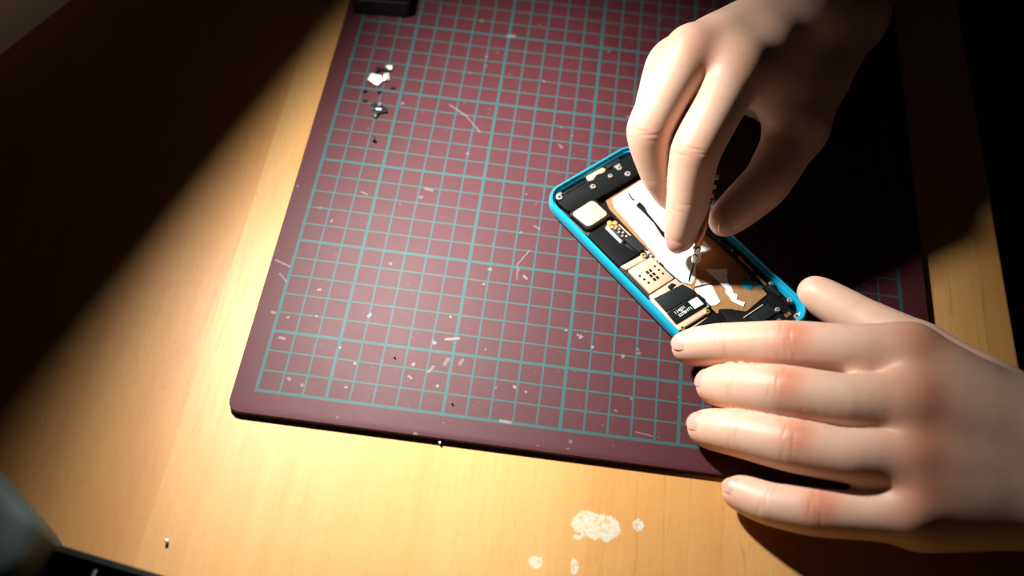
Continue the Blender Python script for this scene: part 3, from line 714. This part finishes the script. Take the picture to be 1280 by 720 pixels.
# black case at the far edge of the mat
c0, c1 = at(441, 17, 0), at(511, 22.5, 0)
dirx = Vector((c1[0] - c0[0], c1[1] - c0[1], 0)); ang = math.atan2(dirx.y, dirx.x); wdt = dirx.length
case = empty('black_case', tuple(c0), ang); tag(case, 'small black case standing on the far left edge of the mat', 'case')
part('body', M['black'], case, lambda b: prism(b, rrect(0, 0, wdt, 5.5, .15), 0, 1.0, .05))
part('lid', M['tape'], case, lambda b: prism(b, rrect(.12, .12, wdt - .12, 5.4, .12), 1.0, 1.2, .05))

# black tray and grey rounded shell, lower left corner
q0, q1 = at(64, 677, 1.3), at(215, 721.5, 1.3)
ang = math.atan2(q1[1] - q0[1], q1[0] - q0[0])
tray = empty('black_tray', (q0[0], q0[1], -.3), ang); tag(tray, 'black plastic tray cut off by the lower left corner of the frame', 'tray')
def tray_body(bm):
    w, h = 12.0, 9.0; rings = []
    for ins, z in ((.12, 0), (0, .15), (0, 1.5), (.06, 1.6), (.26, 1.6), (.32, 1.5), (.36, .25)):
        rings.append([bm.verts.new((x * S, y * S, z * S)) for x, y in rrect(ins, -h + ins, w - ins, -ins, max(.1, .45 - ins), 6)])
    for r0, r1 in zip(rings, rings[1:]):
        n = len(r0)
        for k in range(n): bm.faces.new((r0[k], r0[(k + 1) % n], r1[(k + 1) % n], r1[k]))
    bm.faces.new(rings[0][::-1]); bm.faces.new(rings[-1])
part('tray_body', M['black'], tray, tray_body)
part('divider', M['black'], tray, lambda b: box(b, 1.9, -8.6, .25, 2.1, -.36, 1.4, .03))
part('insert', M['dark'], tray, lambda b: prism(b, rrect(2.3, -6, 5.5, -.6, .3), .25, 1.1, .1), label='dark grey insert')

gp = [at(u, v, 2.0) for u, v in ((-60, 540), (6, 592), (60, 655), (64, 672), (34, 735), (-90, 790))]
gx, gy = float(np.mean([p[0] for p in gp])), float(np.mean([p[1] for p in gp]))
def grey_shell(bm):
    base = round_poly([(p[0] - gx, p[1] - gy) for p in gp], 1.0, 6); rings = []
    cx = sum(p[0] for p in base) / len(base); cy = sum(p[1] for p in base) / len(base)
    for sc, z in ((.90, 0), (.97, .25), (1.0, .9), (1.0, 2.0), (.985, 2.5), (.94, 2.95), (.86, 3.3), (.74, 3.5), (.5, 3.62), (.2, 3.66)):
        rings.append([bm.verts.new(((cx + (x - cx) * sc) * S, (cy + (y - cy) * sc) * S, z * S)) for x, y in base])
    for r0, r1 in zip(rings, rings[1:]):
        n = len(r0)
        for k in range(n): bm.faces.new((r0[k], r0[(k + 1) % n], r1[(k + 1) % n], r1[k]))
    bm.faces.new(rings[0][::-1]); bm.faces.new(rings[-1])
loose('grey_container', M['grey'], (gx, gy, -.3), grey_shell, 'pale grey rounded plastic object at the left edge beside the black tray', 'container')

# cream box in the far left corner, its side towards the mat in shade
TD = Vector((.42, .907)).normalized(); ND = Vector((TD.y, -TD.x))
e0 = at(90, 0, -.3)
boxang = math.atan2(TD.y, TD.x)
cb = empty('cream_box', (e0[0], e0[1], -.3), boxang); tag(cb, 'pale cream box in the dark far left corner of the desk', 'box')
part('body', M['cream'], cb, lambda b: box(b, -14, .05, 0, 10, 9, 2.2, .03))
part('lid', M['cream'], cb, lambda b: box(b, -14.05, 0, 2.2, 10.05, 9.05, 2.75, .05))

# ------------------------------------------------------------------ the desk lamp (its head hangs above the frame, a strip added beneath it keeps the left of the desk dark)
LP = Vector((-8.0, 18.0, 25.5))
T2 = Vector((.30, .954)).normalized(); N2 = Vector((T2.y, -T2.x))
lamp = empty('desk_lamp', (-20, 52, -.3)); tag(lamp, 'dark desk lamp standing behind the mat, its hood hanging over the left edge', 'lamp')
def Lp(n_, t_, z): v = N2 * n_ + T2 * t_; return (v.x + 20, v.y - 52, z + .3)
nL, tL = LP.xy.dot(N2), LP.xy.dot(T2)
def added_baffle(bm):
    zb = LP.z - 5; k = 5 / (LP.z + .3)
    nr, nl = nL + (-2.8 - nL) * k, nL - .85 * 5
    cs = []
    for tt in (tL - 14, tL + 14):
        for n_, z in ((nr, zb), (nl, zb), (nl, zb + .3), (nr, zb + .3)): cs.append(bm.verts.new(Vector(Lp(n_, tt, z)) * S))
    for q in ((0, 1, 2, 3), (7, 6, 5, 4), (0, 4, 5, 1), (1, 5, 6, 2), (2, 6, 7, 3), (3, 7, 4, 0)): bm.faces.new([cs[i] for i in q])
part('added_baffle', M['shade'], lamp, added_baffle, False)
def hood(bm):
    prof = [(-4.5, LP.z + 1.0), (-3.5, LP.z + 3.5), (0, LP.z + 4.5), (3.5, LP.z + 3.5), (4.5, LP.z + 1.0)]; rows = []
    for tt in (tL - 14, tL + 14):
        rows.append([bm.verts.new(Vector(Lp(nL + a, tt, z)) * S) for a, z in prof] + [bm.verts.new(Vector(Lp(nL + a * .94, tt, z - .3)) * S) for a, z in prof[::-1]])
    n = len(rows[0])
    for k in range(n): bm.faces.new((rows[0][k], rows[0][(k + 1) % n], rows[1][(k + 1) % n], rows[1][k]))
    bm.faces.new(rows[0][::-1]); bm.faces.new(rows[1])
part('hood', M['shade'], lamp, hood)
part('base', M['shade'], lamp, lambda b: prism(b, [(7 * math.cos(k * math.pi / 16), 7 * math.sin(k * math.pi / 16)) for k in range(32)], 0, 1.6, .3))
hp = Lp(nL, tL + 12, LP.z + 4.6)
part('arm', M['shade'], lamp, lambda b: tube(b, [(0, 0, 1.5), (0, 0, 34), (hp[0] * .5, hp[1] * .5, 38), (hp[0], hp[1], 35), (hp[0], hp[1], LP.z + 4.0)], [.6] * 5))
for tt in (tL - 13.5, tL + 13.5):
    part('added_baffle_bracket', M['shade'], lamp, lambda b: tube(b, [Lp(nL - 2.3, tt, LP.z - 4.9), Lp(nL - 4.3, tt, LP.z + 1.4)], [.2, .2], 8))

ld = bpy.data.lights.new('lamp_bulb', 'SPOT'); ld.energy = 24.5; ld.color = (1.0, .96, .89)
ld.shadow_soft_size = .016; ld.spot_size = math.radians(87); ld.spot_blend = 1.0
lo_ = bpy.data.objects.new('lamp_bulb', ld); COL.objects.link(lo_)
lo_.location = LP * S
tgt = Vector((3.0, 9.5, 0)); lo_.rotation_euler = (tgt - LP).to_track_quat('-Z', 'Y').to_euler()

w = bpy.data.worlds.new('World'); SC.world = w; w.use_nodes = True
bg = w.node_tree.nodes['Background']; bg.inputs[0].default_value = (.85, .72, .62, 1); bg.inputs[1].default_value = .006

# ------------------------------------------------------------------ camera
cd = bpy.data.cameras.new('Camera'); cam_o = bpy.data.objects.new('Camera', cd); COL.objects.link(cam_o)
cd.sensor_width = 36; cd.lens = 36 * CF / 1280; cd.clip_start = .01; cd.clip_end = 20
Rw = Matrix(((CR[0][0], -CR[1][0], -CR[2][0]), (CR[0][1], -CR[1][1], -CR[2][1]), (CR[0][2], -CR[1][2], -CR[2][2])))
cam_o.matrix_world = Matrix.Translation(Vector(CC) * S) @ Rw.to_4x4()
cd.dof.use_dof = True; cd.dof.focus_distance = .485; cd.dof.aperture_fstop = 5.0
SC.camera = cam_o
SC.view_settings.view_transform = 'Standard'; SC.view_settings.look = 'None'
SC.view_settings.exposure = 0.0; SC.view_settings.gamma = 1.0; SC.view_settings.use_curve_mapping = False
SC.cycles.use_denoising = True; SC.cycles.max_bounces = 6
